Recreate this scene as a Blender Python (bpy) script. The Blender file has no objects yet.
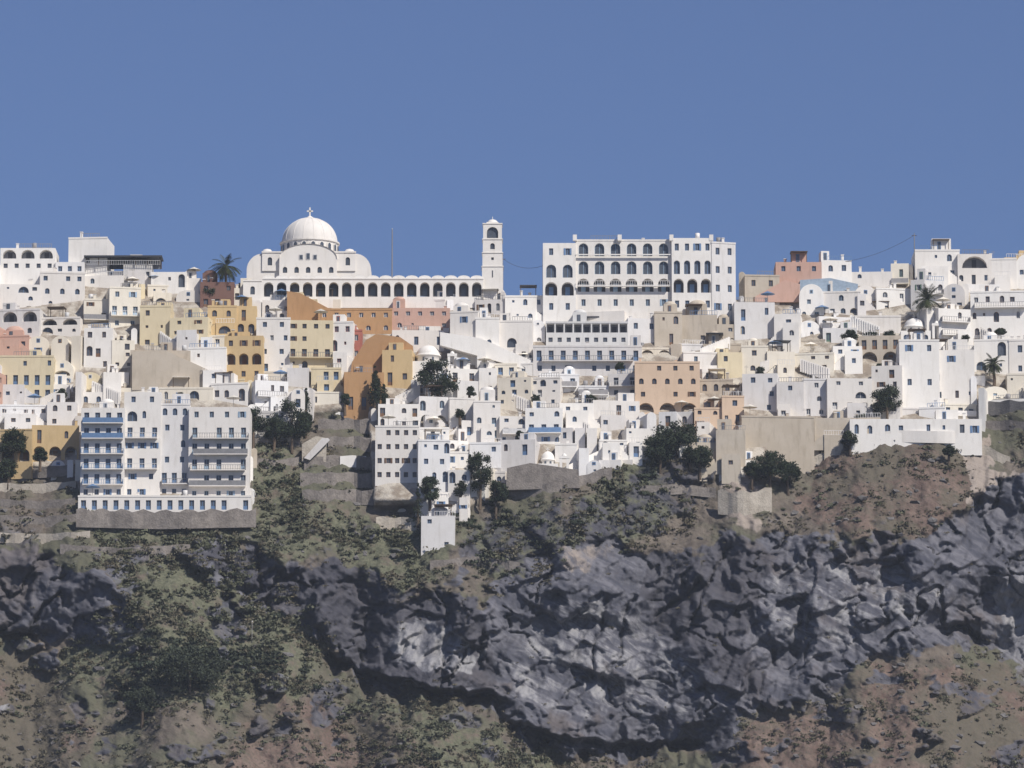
import bpy, math, random
import numpy as np
from mathutils import Matrix, Vector
R=random.Random(7); NR=np.random.RandomState(5)
sc=bpy.context.scene
# ------------------------------------------------------------------ survey frame
F=5333.0; TH=math.radians(10); CZ=12.0; CD=1000.0
ct,st=math.cos(TH),math.sin(TH)
def W(px,py,y):
    u=(px-512)/F; v=(384-py)/F
    t=(y+CD)/(ct-v*st)
    return t*u, y, CZ+t*(st+v*ct)
def Wn(px,py,y):
    u=(px-512)/F; v=(384-py)/F
    t=(y+CD)/(ct-v*st)
    return t*u, CZ+t*(st+v*ct)
# ------------------------------------------------------------------ materials
def N(nt,t,**k):
    n=nt.nodes.new(t)
    for a,b in k.items():
        setattr(n,a,b)
    return n
def newmat(name):
    m=bpy.data.materials.new(name); m.use_nodes=True
    nt=m.node_tree; b=nt.nodes['Principled BSDF']
    b.inputs['Specular IOR Level'].default_value=0.2
    return m,nt,b
def mixc(nt,f,a,b,mode='MIX'):
    n=N(nt,'ShaderNodeMix',data_type='RGBA',blend_type=mode)
    for s,v in ((n.inputs['Factor'],f),(n.inputs['A'],a),(n.inputs['B'],b)):
        if isinstance(v,bpy.types.NodeSocket): nt.links.new(v,s)
        elif isinstance(v,(int,float)): s.default_value=v
        else: s.default_value=(v[0],v[1],v[2],1)
    return n.outputs['Result']
def mth(nt,op,a,b=0.0,c=None,clamp=False):
    n=N(nt,'ShaderNodeMath',operation=op,use_clamp=clamp)
    for i,v in enumerate((a,b,c)):
        if v is None: continue
        if isinstance(v,bpy.types.NodeSocket): nt.links.new(v,n.inputs[i])
        else: n.inputs[i].default_value=v
    return n.outputs[0]
def noise(nt,vec,scale,detail=4,rough=0.55,sc3=None,rot=None,dist=0):
    if rot is not None:
        mp0=N(nt,'ShaderNodeMapping'); mp0.inputs['Rotation'].default_value=rot
        nt.links.new(vec,mp0.inputs['Vector']); vec=mp0.outputs[0]
    if sc3 is not None:
        mp=N(nt,'ShaderNodeMapping')
        mp.inputs['Scale'].default_value=sc3
        nt.links.new(vec,mp.inputs['Vector']); vec=mp.outputs[0]
    n=N(nt,'ShaderNodeTexNoise'); n.inputs['Scale'].default_value=scale
    n.inputs['Detail'].default_value=detail; n.inputs['Roughness'].default_value=rough
    n.inputs['Distortion'].default_value=dist
    nt.links.new(vec,n.inputs['Vector']); return n.outputs['Fac']
def sstep(nt,v,a,b):
    n=N(nt,'ShaderNodeMapRange',interpolation_type='SMOOTHSTEP')
    nt.links.new(v,n.inputs['Value']); n.inputs['From Min'].default_value=a; n.inputs['From Max'].default_value=b
    return n.outputs['Result']
def bump(nt,b,h,st_,dist=0.1):
    n=N(nt,'ShaderNodeBump'); n.inputs['Strength'].default_value=st_; n.inputs['Distance'].default_value=dist
    nt.links.new(h,n.inputs['Height']); nt.links.new(n.outputs[0],b.inputs['Normal'])
MATS={}
def plaster(name,col,dirt=0.25,var=0.12):
    m,nt,b=newmat(name); g=N(nt,'ShaderNodeNewGeometry'); p=g.outputs['Position']
    oi=N(nt,'ShaderNodeObjectInfo')
    n1=noise(nt,p,0.3,6,0.65); n2=noise(nt,p,1.0,5,0.6,sc3=(1.3,1.3,0.25)); n3=noise(nt,p,3.0,3)
    f=mth(nt,'MULTIPLY',sstep(nt,n2,0.48,0.75),dirt)
    dk=(col[0]*0.62,col[1]*0.6,col[2]*0.56)
    c=mixc(nt,f,col,dk)
    c=mixc(nt,mth(nt,'MULTIPLY',sstep(nt,n1,0.35,0.7),dirt*0.9),c,(col[0]*0.82,col[1]*0.80,col[2]*0.76))
    tint=mixc(nt,oi.outputs['Random'],(1-var*1.25,1-var*1.4,1-var*1.5),(1,1,1))
    c=mixc(nt,1.0,c,tint,'MULTIPLY')
    nt.links.new(c,b.inputs['Base Color']); b.inputs['Roughness'].default_value=0.9
    bump(nt,b,n3,0.25,0.05); MATS[name]=m; return m
plaster('white',(0.81,0.785,0.745),0.32,0.14)
plaster('white2',(0.76,0.75,0.74),0.42,0.18)
plaster('cream',(0.77,0.72,0.62),0.35)
plaster('palegrey',(0.60,0.595,0.585),0.4)
plaster('paleyellow',(0.72,0.63,0.44),0.35)
plaster('ochre',(0.60,0.45,0.25),0.4)
plaster('orange',(0.46,0.275,0.14),0.5)
plaster('salmon',(0.55,0.36,0.29),0.4)
plaster('beige',(0.52,0.46,0.38),0.6)
plaster('peach',(0.70,0.54,0.40),0.35)
plaster('red',(0.38,0.14,0.11),0.3)
plaster('maroon',(0.19,0.11,0.09),0.3)
def flat(name,col,rough=0.5,spec=0.3):
    m,nt,b=newmat(name); g=N(nt,'ShaderNodeNewGeometry'); oi=N(nt,'ShaderNodeObjectInfo')
    n=noise(nt,g.outputs['Position'],2.0,3)
    c=mixc(nt,n,(col[0]*0.7,col[1]*0.7,col[2]*0.7),(col[0]*1.3,col[1]*1.3,col[2]*1.3))
    c=mixc(nt,1.0,c,mixc(nt,oi.outputs['Random'],(.7,.7,.7),(1.25,1.2,1.15)),'MULTIPLY')
    nt.links.new(c,b.inputs['Base Color']); b.inputs['Roughness'].default_value=rough
    b.inputs['Specular IOR Level'].default_value=spec; MATS[name]=m
flat('glass',(0.08,0.095,0.12),0.2,0.5)
flat('blue',(0.12,0.21,0.37)); flat('paleblue',(0.30,0.42,0.55)); flat('brown',(0.17,0.10,0.06))
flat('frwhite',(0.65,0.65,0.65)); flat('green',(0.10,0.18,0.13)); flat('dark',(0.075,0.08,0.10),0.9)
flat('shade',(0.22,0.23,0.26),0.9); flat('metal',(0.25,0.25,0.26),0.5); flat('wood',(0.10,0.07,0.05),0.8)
flat('canvas',(0.7,0.67,0.6),0.9); flat('darkroof',(0.06,0.065,0.08),0.7); flat('tile',(0.33,0.16,0.11),0.8)
flat('bark',(0.10,0.075,0.055),0.9); flat('blueglass',(0.25,0.32,0.40),0.3,0.5)
def stone(name,a,b_):
    m,nt,b=newmat(name); g=N(nt,'ShaderNodeNewGeometry'); p=g.outputs['Position']
    v=N(nt,'ShaderNodeTexVoronoi'); v.inputs['Scale'].default_value=3.2
    nt.links.new(p,v.inputs['Vector'])
    n=noise(nt,p,0.5,6,0.65)
    c=mixc(nt,v.outputs['Color'],a,b_); c=mixc(nt,0.55,c,mixc(nt,sstep(nt,n,0.35,0.65),a,b_))
    nt.links.new(c,b.inputs['Base Color']); b.inputs['Roughness'].default_value=0.95
    bump(nt,b,mth(nt,'ADD',v.outputs['Distance'],n),0.5,0.1); MATS[name]=m
stone('stone',(0.13,0.115,0.105),(0.27,0.24,0.215)); stone('stonelight',(0.32,0.28,0.23),(0.50,0.45,0.38))
stone('stonedark',(0.09,0.085,0.085),(0.17,0.16,0.155))
def leafm(name,a,b_):
    m,nt,b=newmat(name); g=N(nt,'ShaderNodeNewGeometry')
    n=noise(nt,g.outputs['Position'],0.3,4)
    c=mixc(nt,g.outputs['Random Per Island'],a,b_)
    c=mixc(nt,sstep(nt,n,0.3,0.7),mixc(nt,1.0,c,(0.7,0.65,0.6),'MULTIPLY'),c)
    nt.links.new(c,b.inputs['Base Color']); b.inputs['Roughness'].default_value=0.9; b.inputs['Specular IOR Level'].default_value=0.05; MATS[name]=m
leafm('leaf',(0.028,0.038,0.026),(0.055,0.072,0.042)); leafm('scrub',(0.095,0.088,0.062),(0.18,0.165,0.12))
leafm('scrubgreen',(0.080,0.088,0.058),(0.155,0.16,0.11)); leafm('scrubdark',(0.038,0.048,0.035),(0.072,0.084,0.058))
leafm('palm',(0.03,0.045,0.025),(0.09,0.10,0.05))
# ------------------------------------------------------------------ noise (numpy)
def perlin(x,y,seed=0):
    r=np.random.RandomState(seed); perm=np.tile(r.permutation(256),3); ang=r.rand(256)*2*np.pi
    xi=np.floor(x).astype(int); yi=np.floor(y).astype(int); xf=x-xi; yf=y-yi
    def g(i,j,dx,dy):
        a=ang[perm[(perm[(xi+i)&255]+((yi+j)&255))]]
        return np.cos(a)*dx+np.sin(a)*dy
    u=xf**3*(xf*(xf*6-15)+10); v=yf**3*(yf*(yf*6-15)+10)
    a=g(0,0,xf,yf); b=g(1,0,xf-1,yf); c=g(0,1,xf,yf-1); d=g(1,1,xf-1,yf-1)
    return (a+(b-a)*u)+((c+(d-c)*u)-(a+(b-a)*u))*v
def fbm(x,y,o=4,seed=0,g=0.5):
    s=0;a=1
    for k in range(o): s=s+a*perlin(x*2**k+17.3*k,y*2**k,seed+k); a*=g
    return s
def ridg(x,y,o=4,seed=0,g=0.5):
    s=0;a=1
    for k in range(o): s=s+a*(0.35-np.abs(perlin(x*2**k+9.1*k,y*2**k,seed+k))*1.6); a*=g
    return s
def facets(x,y,seed=0):
    """fractured-rock relief: each cell is its own tilted plane"""
    r=np.random.RandomState(seed); jx=r.rand(64,64); jy=r.rand(64,64); tx=r.normal(size=(64,64)); ty=r.normal(size=(64,64)); of=r.normal(size=(64,64))
    xi=np.floor(x).astype(int); yi=np.floor(y).astype(int); num=0; den=0
    for i in(-1,0,1):
        for j in(-1,0,1):
            a=(xi+i)&63; b=(yi+j)&63; dx=x-(xi+i+jx[a,b]); dy=y-(yi+j+jy[a,b]); d=dx*dx+dy*dy
            w=np.exp(-30*d); v=dx*tx[a,b]+dy*ty[a,b]+.3*of[a,b]; num=num+w*v; den=den+w
    return num/(den+1e-12)
def sm(a,b,x):
    t=np.clip((x-a)/(b-a),0,1); return t*t*(3-2*t)
def sd_poly(px,py,P):
    d=np.full(px.shape,1e9); ins=np.zeros(px.shape,bool); n=len(P)
    for i in range(n):
        x0,y0=P[i]; x1,y1=P[(i+1)%n]
        ex,ey=x1-x0,y1-y0; wx,wy=px-x0,py-y0
        t=np.clip((wx*ex+wy*ey)/(ex*ex+ey*ey+1e-9),0,1)
        d=np.minimum(d,np.hypot(wx-ex*t,wy-ey*t))
        if y1!=y0:
            c=((y0>py)!=(y1>py))&(px<ex*(py-y0)/(y1-y0)+x0); ins^=c
    return np.where(ins,d,-d)
# ------------------------------------------------------------------ town outline
CREST=np.array([(-700,310),(0,290),(80,285),(200,293),(250,300),(370,303),(540,306),(735,300),(800,290),(900,280),(1024,275),(1700,290)],float)
TTOP=np.array([(0,268),(60,268),(110,270),(185,275),(205,292),(245,298),(505,300),(545,305),(735,300),(740,282),(790,268),(830,268),(915,268),(1024,262)],float)
TBOT=np.array([(-400,480),(0,470),(75,478),(82,505),(248,505),(256,436),(300,432),(310,415),(368,415),(374,508),(418,508),(425,512),(468,512),(490,492),(560,486),(610,468),(655,452),(700,462),(720,470),(755,470),(770,450),(850,435),(978,436),(990,402),(1024,402),(1500,420)],float)
ip=lambda A,x: np.interp(x,A[:,0],A[:,1])
# ------------------------------------------------------------------ terrain grid
cols=np.concatenate([np.arange(-700,-40,10),np.arange(-40,1064,1.6),np.arange(1064,1710,10)])
NJ=440
tt=np.linspace(0,1,NJ)
PX=np.repeat(cols[:,None],NJ,1); cr=ip(CREST,cols)[:,None]
PY=cr+(830-cr)*tt[None,:]
wx=PX+22*fbm(PX/60,PY/60,3,11)+9*fbm(PX/12,PY/12,3,12); wy=PY+22*fbm(PX/60,PY/60,3,21)+9*fbm(PX/12,PY/12,3,22)
def reg(P,soft=8): return sm(-soft,soft,sd_poly(wx,wy,P))
rock=reg([(-700,540),(0,548),(60,555),(115,580),(112,638),(60,642),(0,632),(-700,660)])
rock=np.maximum(rock,reg([(165,545),(260,545),(330,570),(400,592),(470,600),(505,600),(530,640),(535,725),(500,708),(440,697),(390,692),(350,672),(318,650),(280,615),(200,580)]))
rock=np.maximum(rock,reg([(505,590),(545,555),(600,535),(640,555),(700,560),(725,530),(765,530),(850,545),(920,535),(975,500),(1010,470),(1060,480),(1700,500),(1700,700),(1060,690),(990,650),(940,645),(880,660),(830,690),(790,705),(745,722),(720,750),(640,752),(560,748),(500,722),(495,660)]))
spur=reg([(655,450),(690,432),(715,450),(712,480),(680,510),(650,530),(600,545),(560,545),(520,585),(470,560),(440,545),(480,520),(560,500),(620,485)])
rock=np.maximum(rock,0.55*spur)
outc=sm(.15,.3,fbm(PX/50,PY/32,4,131)); rock=np.maximum(rock,0.6*outc*sm(480,560,PY))
light=reg([(395,612),(440,625),(478,655),(470,678),(430,668),(398,655)])
pale=reg([(500,650),(545,605),(620,585),(665,620),(700,680),(690,725),(600,722),(520,705)],14)
light=np.maximum(light,0.52*pale)
light=np.maximum(light,0.5*reg([(760,580),(830,545),(920,560),(960,600),(900,640),(820,655),(770,640)],14))
light=np.maximum(light,0.85*reg([(990,580),(1030,560),(1100,560),(1100,690),(1000,670)]))
light=np.maximum(light,0.8*reg([(-100,640),(12,640),(18,690),(5,720),(-100,720)]))
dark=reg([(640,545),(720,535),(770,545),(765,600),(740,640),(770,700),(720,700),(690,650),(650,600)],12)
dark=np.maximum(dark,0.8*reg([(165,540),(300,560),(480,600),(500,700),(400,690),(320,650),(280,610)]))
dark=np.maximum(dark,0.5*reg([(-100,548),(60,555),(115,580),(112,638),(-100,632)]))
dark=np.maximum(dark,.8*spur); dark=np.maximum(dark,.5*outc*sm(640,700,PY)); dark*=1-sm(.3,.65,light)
green=reg([(70,515),(220,510),(250,560),(300,590),(330,650),(300,700),(200,710),(120,690),(60,660),(120,600)],20)
green=np.maximum(green,0.95*reg([(250,440),(300,430),(310,500),(420,520),(450,560),(420,590),(330,565),(250,540)],14))
green=np.maximum(green,0.8*reg([(330,700),(440,705),(560,750),(560,840),(280,840)],20))
green=np.maximum(green,0.75*reg([(440,530),(560,500),(650,450),(700,520),(620,550),(500,590)],20))
soil=reg([(830,450),(960,440),(1010,470),(960,520),(900,540),(820,535),(790,500)],16)
soil=np.maximum(soil,.85*reg([(-700,660),(20,650),(60,680),(90,730),(60,840),(-700,840)],20))
soil=np.maximum(soil,.85*reg([(740,735),(800,705),(900,665),(980,660),(1100,700),(1700,720),(1700,840),(700,840)],16))
soil=np.maximum(soil,.7*reg([(240,690),(340,690),(420,730),(450,840),(200,840)],20))
tan=reg([(955,440),(990,440),(1015,470),(1000,490),(975,495)],6)
tan=np.maximum(tan,0.7*reg([(720,470),(760,470),(770,520),(720,520)],8))
tan=np.maximum(tan,0.5*reg([(560,540),(620,545),(600,575),(570,570)],8))
town=sm(4,-10,PY-ip(TBOT,PX))
for a in (rock,green,soil): a*=(1-town)
rate=(1.2*town+(1-town)*(1.0*(1-rock)+0.24*rock))/5.33
dpy=np.diff(PY,axis=1); Y=np.zeros_like(PX)
Y[:,0]=(500-PY[:,0])*1.2/5.33
Y[:,1:]=Y[:,[0]]-np.cumsum(rate[:,1:]*dpy,axis=1)
k=np.exp(-np.linspace(-2,2,41)**2); k/=k.sum()
Yp=np.pad(Y,((20,20),(0,0)),'edge'); Y=sum(k[i]*Yp[i:i+Y.shape[0]] for i in range(41))
nt_=1-town
Y+=fbm(PX/170,PY/260,2,31)*9*nt_
dx_=PX+7*fbm(PX/35,PY/35,4,301,.6); dy_=PY+7*fbm(PX/35,PY/35,4,302,.6)
ux=dx_*0.93+dy_*0.36; uy=dy_*0.93-dx_*0.36
rel=ridg(ux/95,uy/170,2,41,0.5)*-6.0
rel+=2.6*facets(ux/58,uy/62,401)+1.25*facets(ux/26,uy/32,402)+.5*facets((ux+5)/12,uy/14,403)+.16*facets(ux/5,uy/6,404)
st1=(dy_*0.84+dx_*0.54)/30+1.1*fbm(PX/90,PY/90,3,310); st1=st1-np.floor(st1)
rel+=-1.5*np.where(st1<.88,st1/.88,(1-st1)/.12)*sm(-.25,.15,fbm(PX/70,PY/70,2,312))
st2=(dx_*0.9-dy_*0.42)/17+1.2*fbm(PX/70,PY/90,3,320); st2=st2-np.floor(st2)
rel+=-.6*np.where(st2<.85,st2/.85,(1-st2)/.15)*sm(-.1,.25,fbm(PX/45,PY/60,2,322))
# deep clefts
cl=sm(.07,0,np.abs(fbm(ux/60,uy/120,3,330,.5)))*sm(-.1,.2,fbm(PX/80,PY/80,2,331)); cl2=sm(.06,0,np.abs(fbm(ux/70,uy/36,3,340,.5)))*sm(.0,.25,fbm(PX/60,PY/60,2,341))
rel+=2.8*cl+1.8*cl2
Y+=rel*rock*nt_*(1-.3*pale)
Y+=(fbm(PX/60,PY/70,5,61,0.55)*3.0)*(1-rock)*nt_
Y+=(ridg(PX/13,PY/18,3,71,0.6)*-0.34)*nt_
def cave(L,hh,dep):
    L=np.array(L,float); x=PX+5*fbm(PX/14,PY/14,2,81); lip=np.interp(x,L[:,0],L[:,1])+10*fbm(PX/25,PX*0,4,82)
    fade=sm(L[0,0]-4,L[0,0]+25,x)*sm(L[-1,0]+4,L[-1,0]-25,x)
    d=PY-lip; h=hh*(0.7+1.3*fbm(PX/26,PX*0,3,83)); h=np.maximum(h,3)
    return dep*fade*sm(-2,5,d)*(1-sm(h*0.25,h*1.5,d))
Y+=cave([(316,645),(360,668),(420,684),(515,698)],28,9)
Y+=cave([(498,712),(560,738),(640,742),(715,742)],20,7)
Y+=cave([(930,622),(960,626),(990,636)],15,7)
Y+=cave([(-60,625),(0,628),(60,632)],12,4)
X,Z=Wn(PX,PY,Y)
def T(px,py):
    i=int(np.clip(np.searchsorted(cols,px),0,len(cols)-1))
    return float(np.interp(py,PY[i],Y[i]))
def grid_mesh(name,X,Y,Z,smooth=True):
    ni,nj=X.shape; co=np.stack([X,Y,Z],-1).reshape(-1,3)
    idx=np.arange(ni*nj).reshape(ni,nj)
    q=np.stack([idx[:-1,:-1],idx[:-1,1:],idx[1:,1:],idx[1:,:-1]],-1).reshape(-1,4)
    me=bpy.data.meshes.new(name); me.vertices.add(len(co)); me.vertices.foreach_set('co',co.ravel())
    me.loops.add(q.size); me.loops.foreach_set('vertex_index',q.ravel().astype(np.int32))
    me.polygons.add(len(q)); me.polygons.foreach_set('loop_start',np.arange(0,q.size,4,dtype=np.int32))
    me.update(calc_edges=True)
    me.polygons.foreach_set('use_smooth',np.full(len(q),smooth)); return me
bd=[(2600,-3),(900,-3),(350,None),(110,None),(30,None)]
pre=[]
for dy,zz in bd:
    z0=Z[:,0]; yy=Y[:,0]+dy
    z=np.full_like(z0,-4.0) if zz is not None else z0-(dy*0.12)
    pre.append((X[:,0]*(1+dy/1000),yy,z))
post=[]
zb=Z[:,-1]
for kk in range(1,16):
    f=kk/15; z=zb*(1-f)-4*f; y=Y[:,-1]-zb*0.85*f+4*fbm(cols/60,np.full_like(cols,kk*0.7),3,91)
    post.append((X[:,-1],y,z))
XX=np.concatenate([np.stack([p[0] for p in pre],1),X,np.stack([p[0] for p in post],1)],1)
YY=np.concatenate([np.stack([p[1] for p in pre],1),Y,np.stack([p[1] for p in post],1)],1)
ZZ=np.concatenate([np.stack([p[2] for p in pre],1),Z,np.stack([p[2] for p in post],1)],1)
me=grid_mesh('terrain',XX,YY,ZZ)
def padA(A): return np.concatenate([np.repeat(A[:,:1],5,1),A,np.repeat(A[:,-1:],15,1)],1).ravel()
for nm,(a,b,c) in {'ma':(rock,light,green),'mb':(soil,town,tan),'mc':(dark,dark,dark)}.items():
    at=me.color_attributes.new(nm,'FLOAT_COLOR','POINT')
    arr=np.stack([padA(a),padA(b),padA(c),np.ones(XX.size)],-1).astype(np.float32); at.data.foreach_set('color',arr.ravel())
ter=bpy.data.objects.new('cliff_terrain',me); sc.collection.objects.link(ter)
m,nt,b=newmat('terrain_mat'); p=N(nt,'ShaderNodeNewGeometry').outputs['Position']
A={}
for nm in ('ma','mb','mc'):
    a=N(nt,'ShaderNodeAttribute',attribute_name=nm); s=N(nt,'ShaderNodeSeparateColor'); nt.links.new(a.outputs['Color'],s.inputs[0]); A[nm]=s.outputs
nA=noise(nt,p,0.06,8,0.6); nB=noise(nt,p,0.35,8,0.65); nC=noise(nt,p,1.6,6,0.7)
nS=noise(nt,p,0.5,9,0.62,sc3=(0.22,0.3,1.0),rot=(0,math.radians(-32),0),dist=0.5)
nS2=noise(nt,p,0.55,8,0.66,sc3=(1,.4,0.22),rot=(0,math.radians(-20),0),dist=0.4)
def jit(mk,n,amt=0.9): return sstep(nt,mth(nt,'ADD',mk,mth(nt,'MULTIPLY',mth(nt,'SUBTRACT',n,0.5),amt)),0.35,0.65)
base=mixc(nt,sstep(nt,nB,0.3,0.7),(0.095,0.08,0.068),(0.175,0.148,0.122))
base=mixc(nt,sstep(nt,nA,0.43,0.56),base,(0.108,0.106,0.075))
base=mixc(nt,sstep(nt,nC,0.54,0.7),base,(0.068,0.064,0.05))
soilc=mixc(nt,sstep(nt,nB,0.3,0.7),(0.115,0.080,0.068),(0.19,0.142,0.118))
soilc=mixc(nt,sstep(nt,nC,0.48,0.66),soilc,(0.085,0.076,0.058))
soilc=mixc(nt,mth(nt,'MULTIPLY',sstep(nt,nA,0.46,0.57),0.75),soilc,(0.105,0.098,0.074))
grc=mixc(nt,sstep(nt,nC,0.35,0.65),(0.085,0.09,0.06),(0.15,0.148,0.102)); grc=mixc(nt,sstep(nt,nB,0.5,0.68),grc,(0.145,0.118,0.095))
rk=mixc(nt,sstep(nt,nS,0.36,0.64),(0.070,0.072,0.090),(0.158,0.156,0.175)); rk=mixc(nt,mth(nt,'MULTIPLY',sstep(nt,nS2,0.5,0.66),0.5),rk,(0.062,0.063,0.078))
rk=mixc(nt,mth(nt,'MULTIPLY',sstep(nt,nA,0.5,0.62),0.55),rk,(0.13,0.108,0.096))
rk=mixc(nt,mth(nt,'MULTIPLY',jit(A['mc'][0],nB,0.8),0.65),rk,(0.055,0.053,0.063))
lt=mixc(nt,sstep(nt,nS2,0.38,0.62),(0.31,0.305,0.31),(0.165,0.165,0.185))
rk=mixc(nt,mth(nt,'MULTIPLY',jit(mth(nt,'MULTIPLY',A['ma'][1],0.9),nS,1.9),0.85),rk,lt)
c=mixc(nt,jit(A['ma'][2],nA,1.4),base,grc); c=mixc(nt,jit(A['mb'][0],nB),c,soilc)
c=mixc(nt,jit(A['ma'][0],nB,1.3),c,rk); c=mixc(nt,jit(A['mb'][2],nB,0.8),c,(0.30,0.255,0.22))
tw=mixc(nt,sstep(nt,nB,0.4,0.6),(0.46,0.42,0.36),(0.25,0.21,0.17)); c=mixc(nt,jit(A['mb'][1],nC,0.3),c,tw)
nt.links.new(c,b.inputs['Base Color']); b.inputs['Roughness'].default_value=0.95; b.inputs['Specular IOR Level'].default_value=0.1
hh=mth(nt,'ADD',mth(nt,'MULTIPLY',nB,0.7),mth(nt,'ADD',mth(nt,'MULTIPLY',nC,0.4),mth(nt,'ADD',mth(nt,'MULTIPLY',nS2,0.9),mth(nt,'MULTIPLY',nS,1.1))))
bump(nt,b,hh,0.65,0.65); me.materials.append(m)
# ------------------------------------------------------------------ mesh builder
class MB:
    def __init__(s): s.v=[];s.f=[];s.m=[];s.ms=[];s.sm=[]
    def mi(s,n):
        if n not in s.ms: s.ms.append(n)
        return s.ms.index(n)
    def poly(s,pts,mat,smooth=False):
        i=len(s.v); s.v+=[tuple(p) for p in pts]; s.f.append(tuple(range(i,i+len(pts)))); s.m.append(s.mi(mat)); s.sm.append(smooth)
    def box(s,x0,y0,z0,x1,y1,z1,mat,bottom=True):
        p=[(x0,y0,z0),(x1,y0,z0),(x1,y1,z0),(x0,y1,z0),(x0,y0,z1),(x1,y0,z1),(x1,y1,z1),(x0,y1,z1)]
        i=len(s.v); s.v+=p; k=s.mi(mat)
        for f in ((0,1,5,4),(1,2,6,5),(2,3,7,6),(3,0,4,7),(4,5,6,7))+(((3,2,1,0),) if bottom else ()):
            s.f.append(tuple(i+a for a in f)); s.m.append(k); s.sm.append(False)
    def lathe(s,prof,seg,cx,cy,mat,smooth=True,a0=0,a1=2*math.pi):
        k=s.mi(mat); i=len(s.v); n=seg+1
        for r,z in prof:
            for j in range(n):
                a=a0+(a1-a0)*j/seg; s.v.append((cx+r*math.cos(a),cy+r*math.sin(a),z))
        for q in range(len(prof)-1):
            for j in range(seg):
                s.f.append((i+q*n+j,i+q*n+j+1,i+(q+1)*n+j+1,i+(q+1)*n+j)); s.m.append(k); s.sm.append(smooth)
    def tube(s,a,b_,r0,r1,mat,seg=6):
        a=Vector(a);b_=Vector(b_); d=(b_-a).normalized(); u=d.orthogonal().normalized(); w=d.cross(u)
        i=len(s.v);k=s.mi(mat)
        for c_,r in ((a,r0),(b_,r1)):
            for j in range(seg):
                t=2*math.pi*j/seg; s.v.append(tuple(c_+u*(r*math.cos(t))+w*(r*math.sin(t))))
        for j in range(seg):
            s.f.append((i+j,i+(j+1)%seg,i+seg+(j+1)%seg,i+seg+j)); s.m.append(k); s.sm.append(True)
    def obj(s,name,loc=(0,0,0),yaw=0,pivot=None):
        me=bpy.data.meshes.new(name); me.from_pydata(s.v,[],s.f)
        for n in s.ms: me.materials.append(MATS[n])
        me.polygons.foreach_set('material_index',s.m); me.polygons.foreach_set('use_smooth',s.sm); me.update()
        o=bpy.data.objects.new(name,me); o.location=loc; o.rotation_euler=(0,0,yaw); sc.collection.objects.link(o); return o
ID=lambda u,d,z:(u,d,z)
def opening(M,tf,x0,x1,z0,z1,xa,xb,za,zb,arch,dep,wall,back,frame,kind):
    P=lambda u,d,z: tf(u,d,z)
    r=(xb-xa)/2; zs=zb-r if arch else zb
    if arch and zs<za+0.1: zs=za+0.1
    ry=zb-zs
    arc=[(xa+r-r*math.cos(math.pi*i/8),zs+ry*math.sin(math.pi*i/8)) for i in range(9)] if arch else [(xa,zb),(xb,zb)]
    out=[(xb,za),(xa,za)]+arc
    M.poly([P(x0,0,z0),P(xa,0,z0),P(xa,0,z1),P(x0,0,z1)],wall); M.poly([P(xb,0,z0),P(x1,0,z0),P(x1,0,z1),P(xb,0,z1)],wall)
    if za>z0+1e-4: M.poly([P(xa,0,z0),P(xb,0,z0),P(xb,0,za),P(xa,0,za)],wall)
    if arch:
        h=len(arc)//2
        M.poly([P(xa,0,z1)]+[P(u,0,z) for u,z in arc[:h+1]]+[P(arc[h][0],0,z1)],wall)
        M.poly([P(arc[h][0],0,z1)]+[P(u,0,z) for u,z in arc[h:]]+[P(xb,0,z1)],wall)
    else: M.poly([P(xa,0,zb),P(xb,0,zb),P(xb,0,z1),P(xa,0,z1)],wall)
    n=len(out)
    for i in range(n):
        a=out[i];c=out[(i+1)%n]; M.poly([P(a[0],0,a[1]),P(c[0],0,c[1]),P(c[0],dep,c[1]),P(a[0],dep,a[1])],wall)
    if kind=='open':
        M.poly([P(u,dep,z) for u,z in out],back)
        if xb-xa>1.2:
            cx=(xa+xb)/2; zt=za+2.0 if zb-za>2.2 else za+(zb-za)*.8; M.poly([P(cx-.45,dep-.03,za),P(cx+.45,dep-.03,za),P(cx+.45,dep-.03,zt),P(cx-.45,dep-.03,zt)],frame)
    else:
        M.poly([P(u,dep,z) for u,z in out],frame)
        cx=(xa+xb)/2; cz=(za+zb)/2; kx=1-0.2/(xb-xa) if xb-xa>.5 else .7; kz=1-0.2/(zb-za)
        if kind=='solid': return
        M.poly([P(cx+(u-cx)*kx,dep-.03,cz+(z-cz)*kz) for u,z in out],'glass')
        M.poly([P(cx-.04,dep-.05,za+.02),P(cx+.04,dep-.05,za+.02),P(cx+.04,dep-.05,zb-.05),P(cx-.04,dep-.05,zb-.05)],frame)
        if kind=='door' : M.poly([P(xa+.05,dep-.045,za),P(xb-.05,dep-.045,za),P(xb-.05,dep-.045,za+.75),P(xa+.05,dep-.045,za+.75)],frame)
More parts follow.
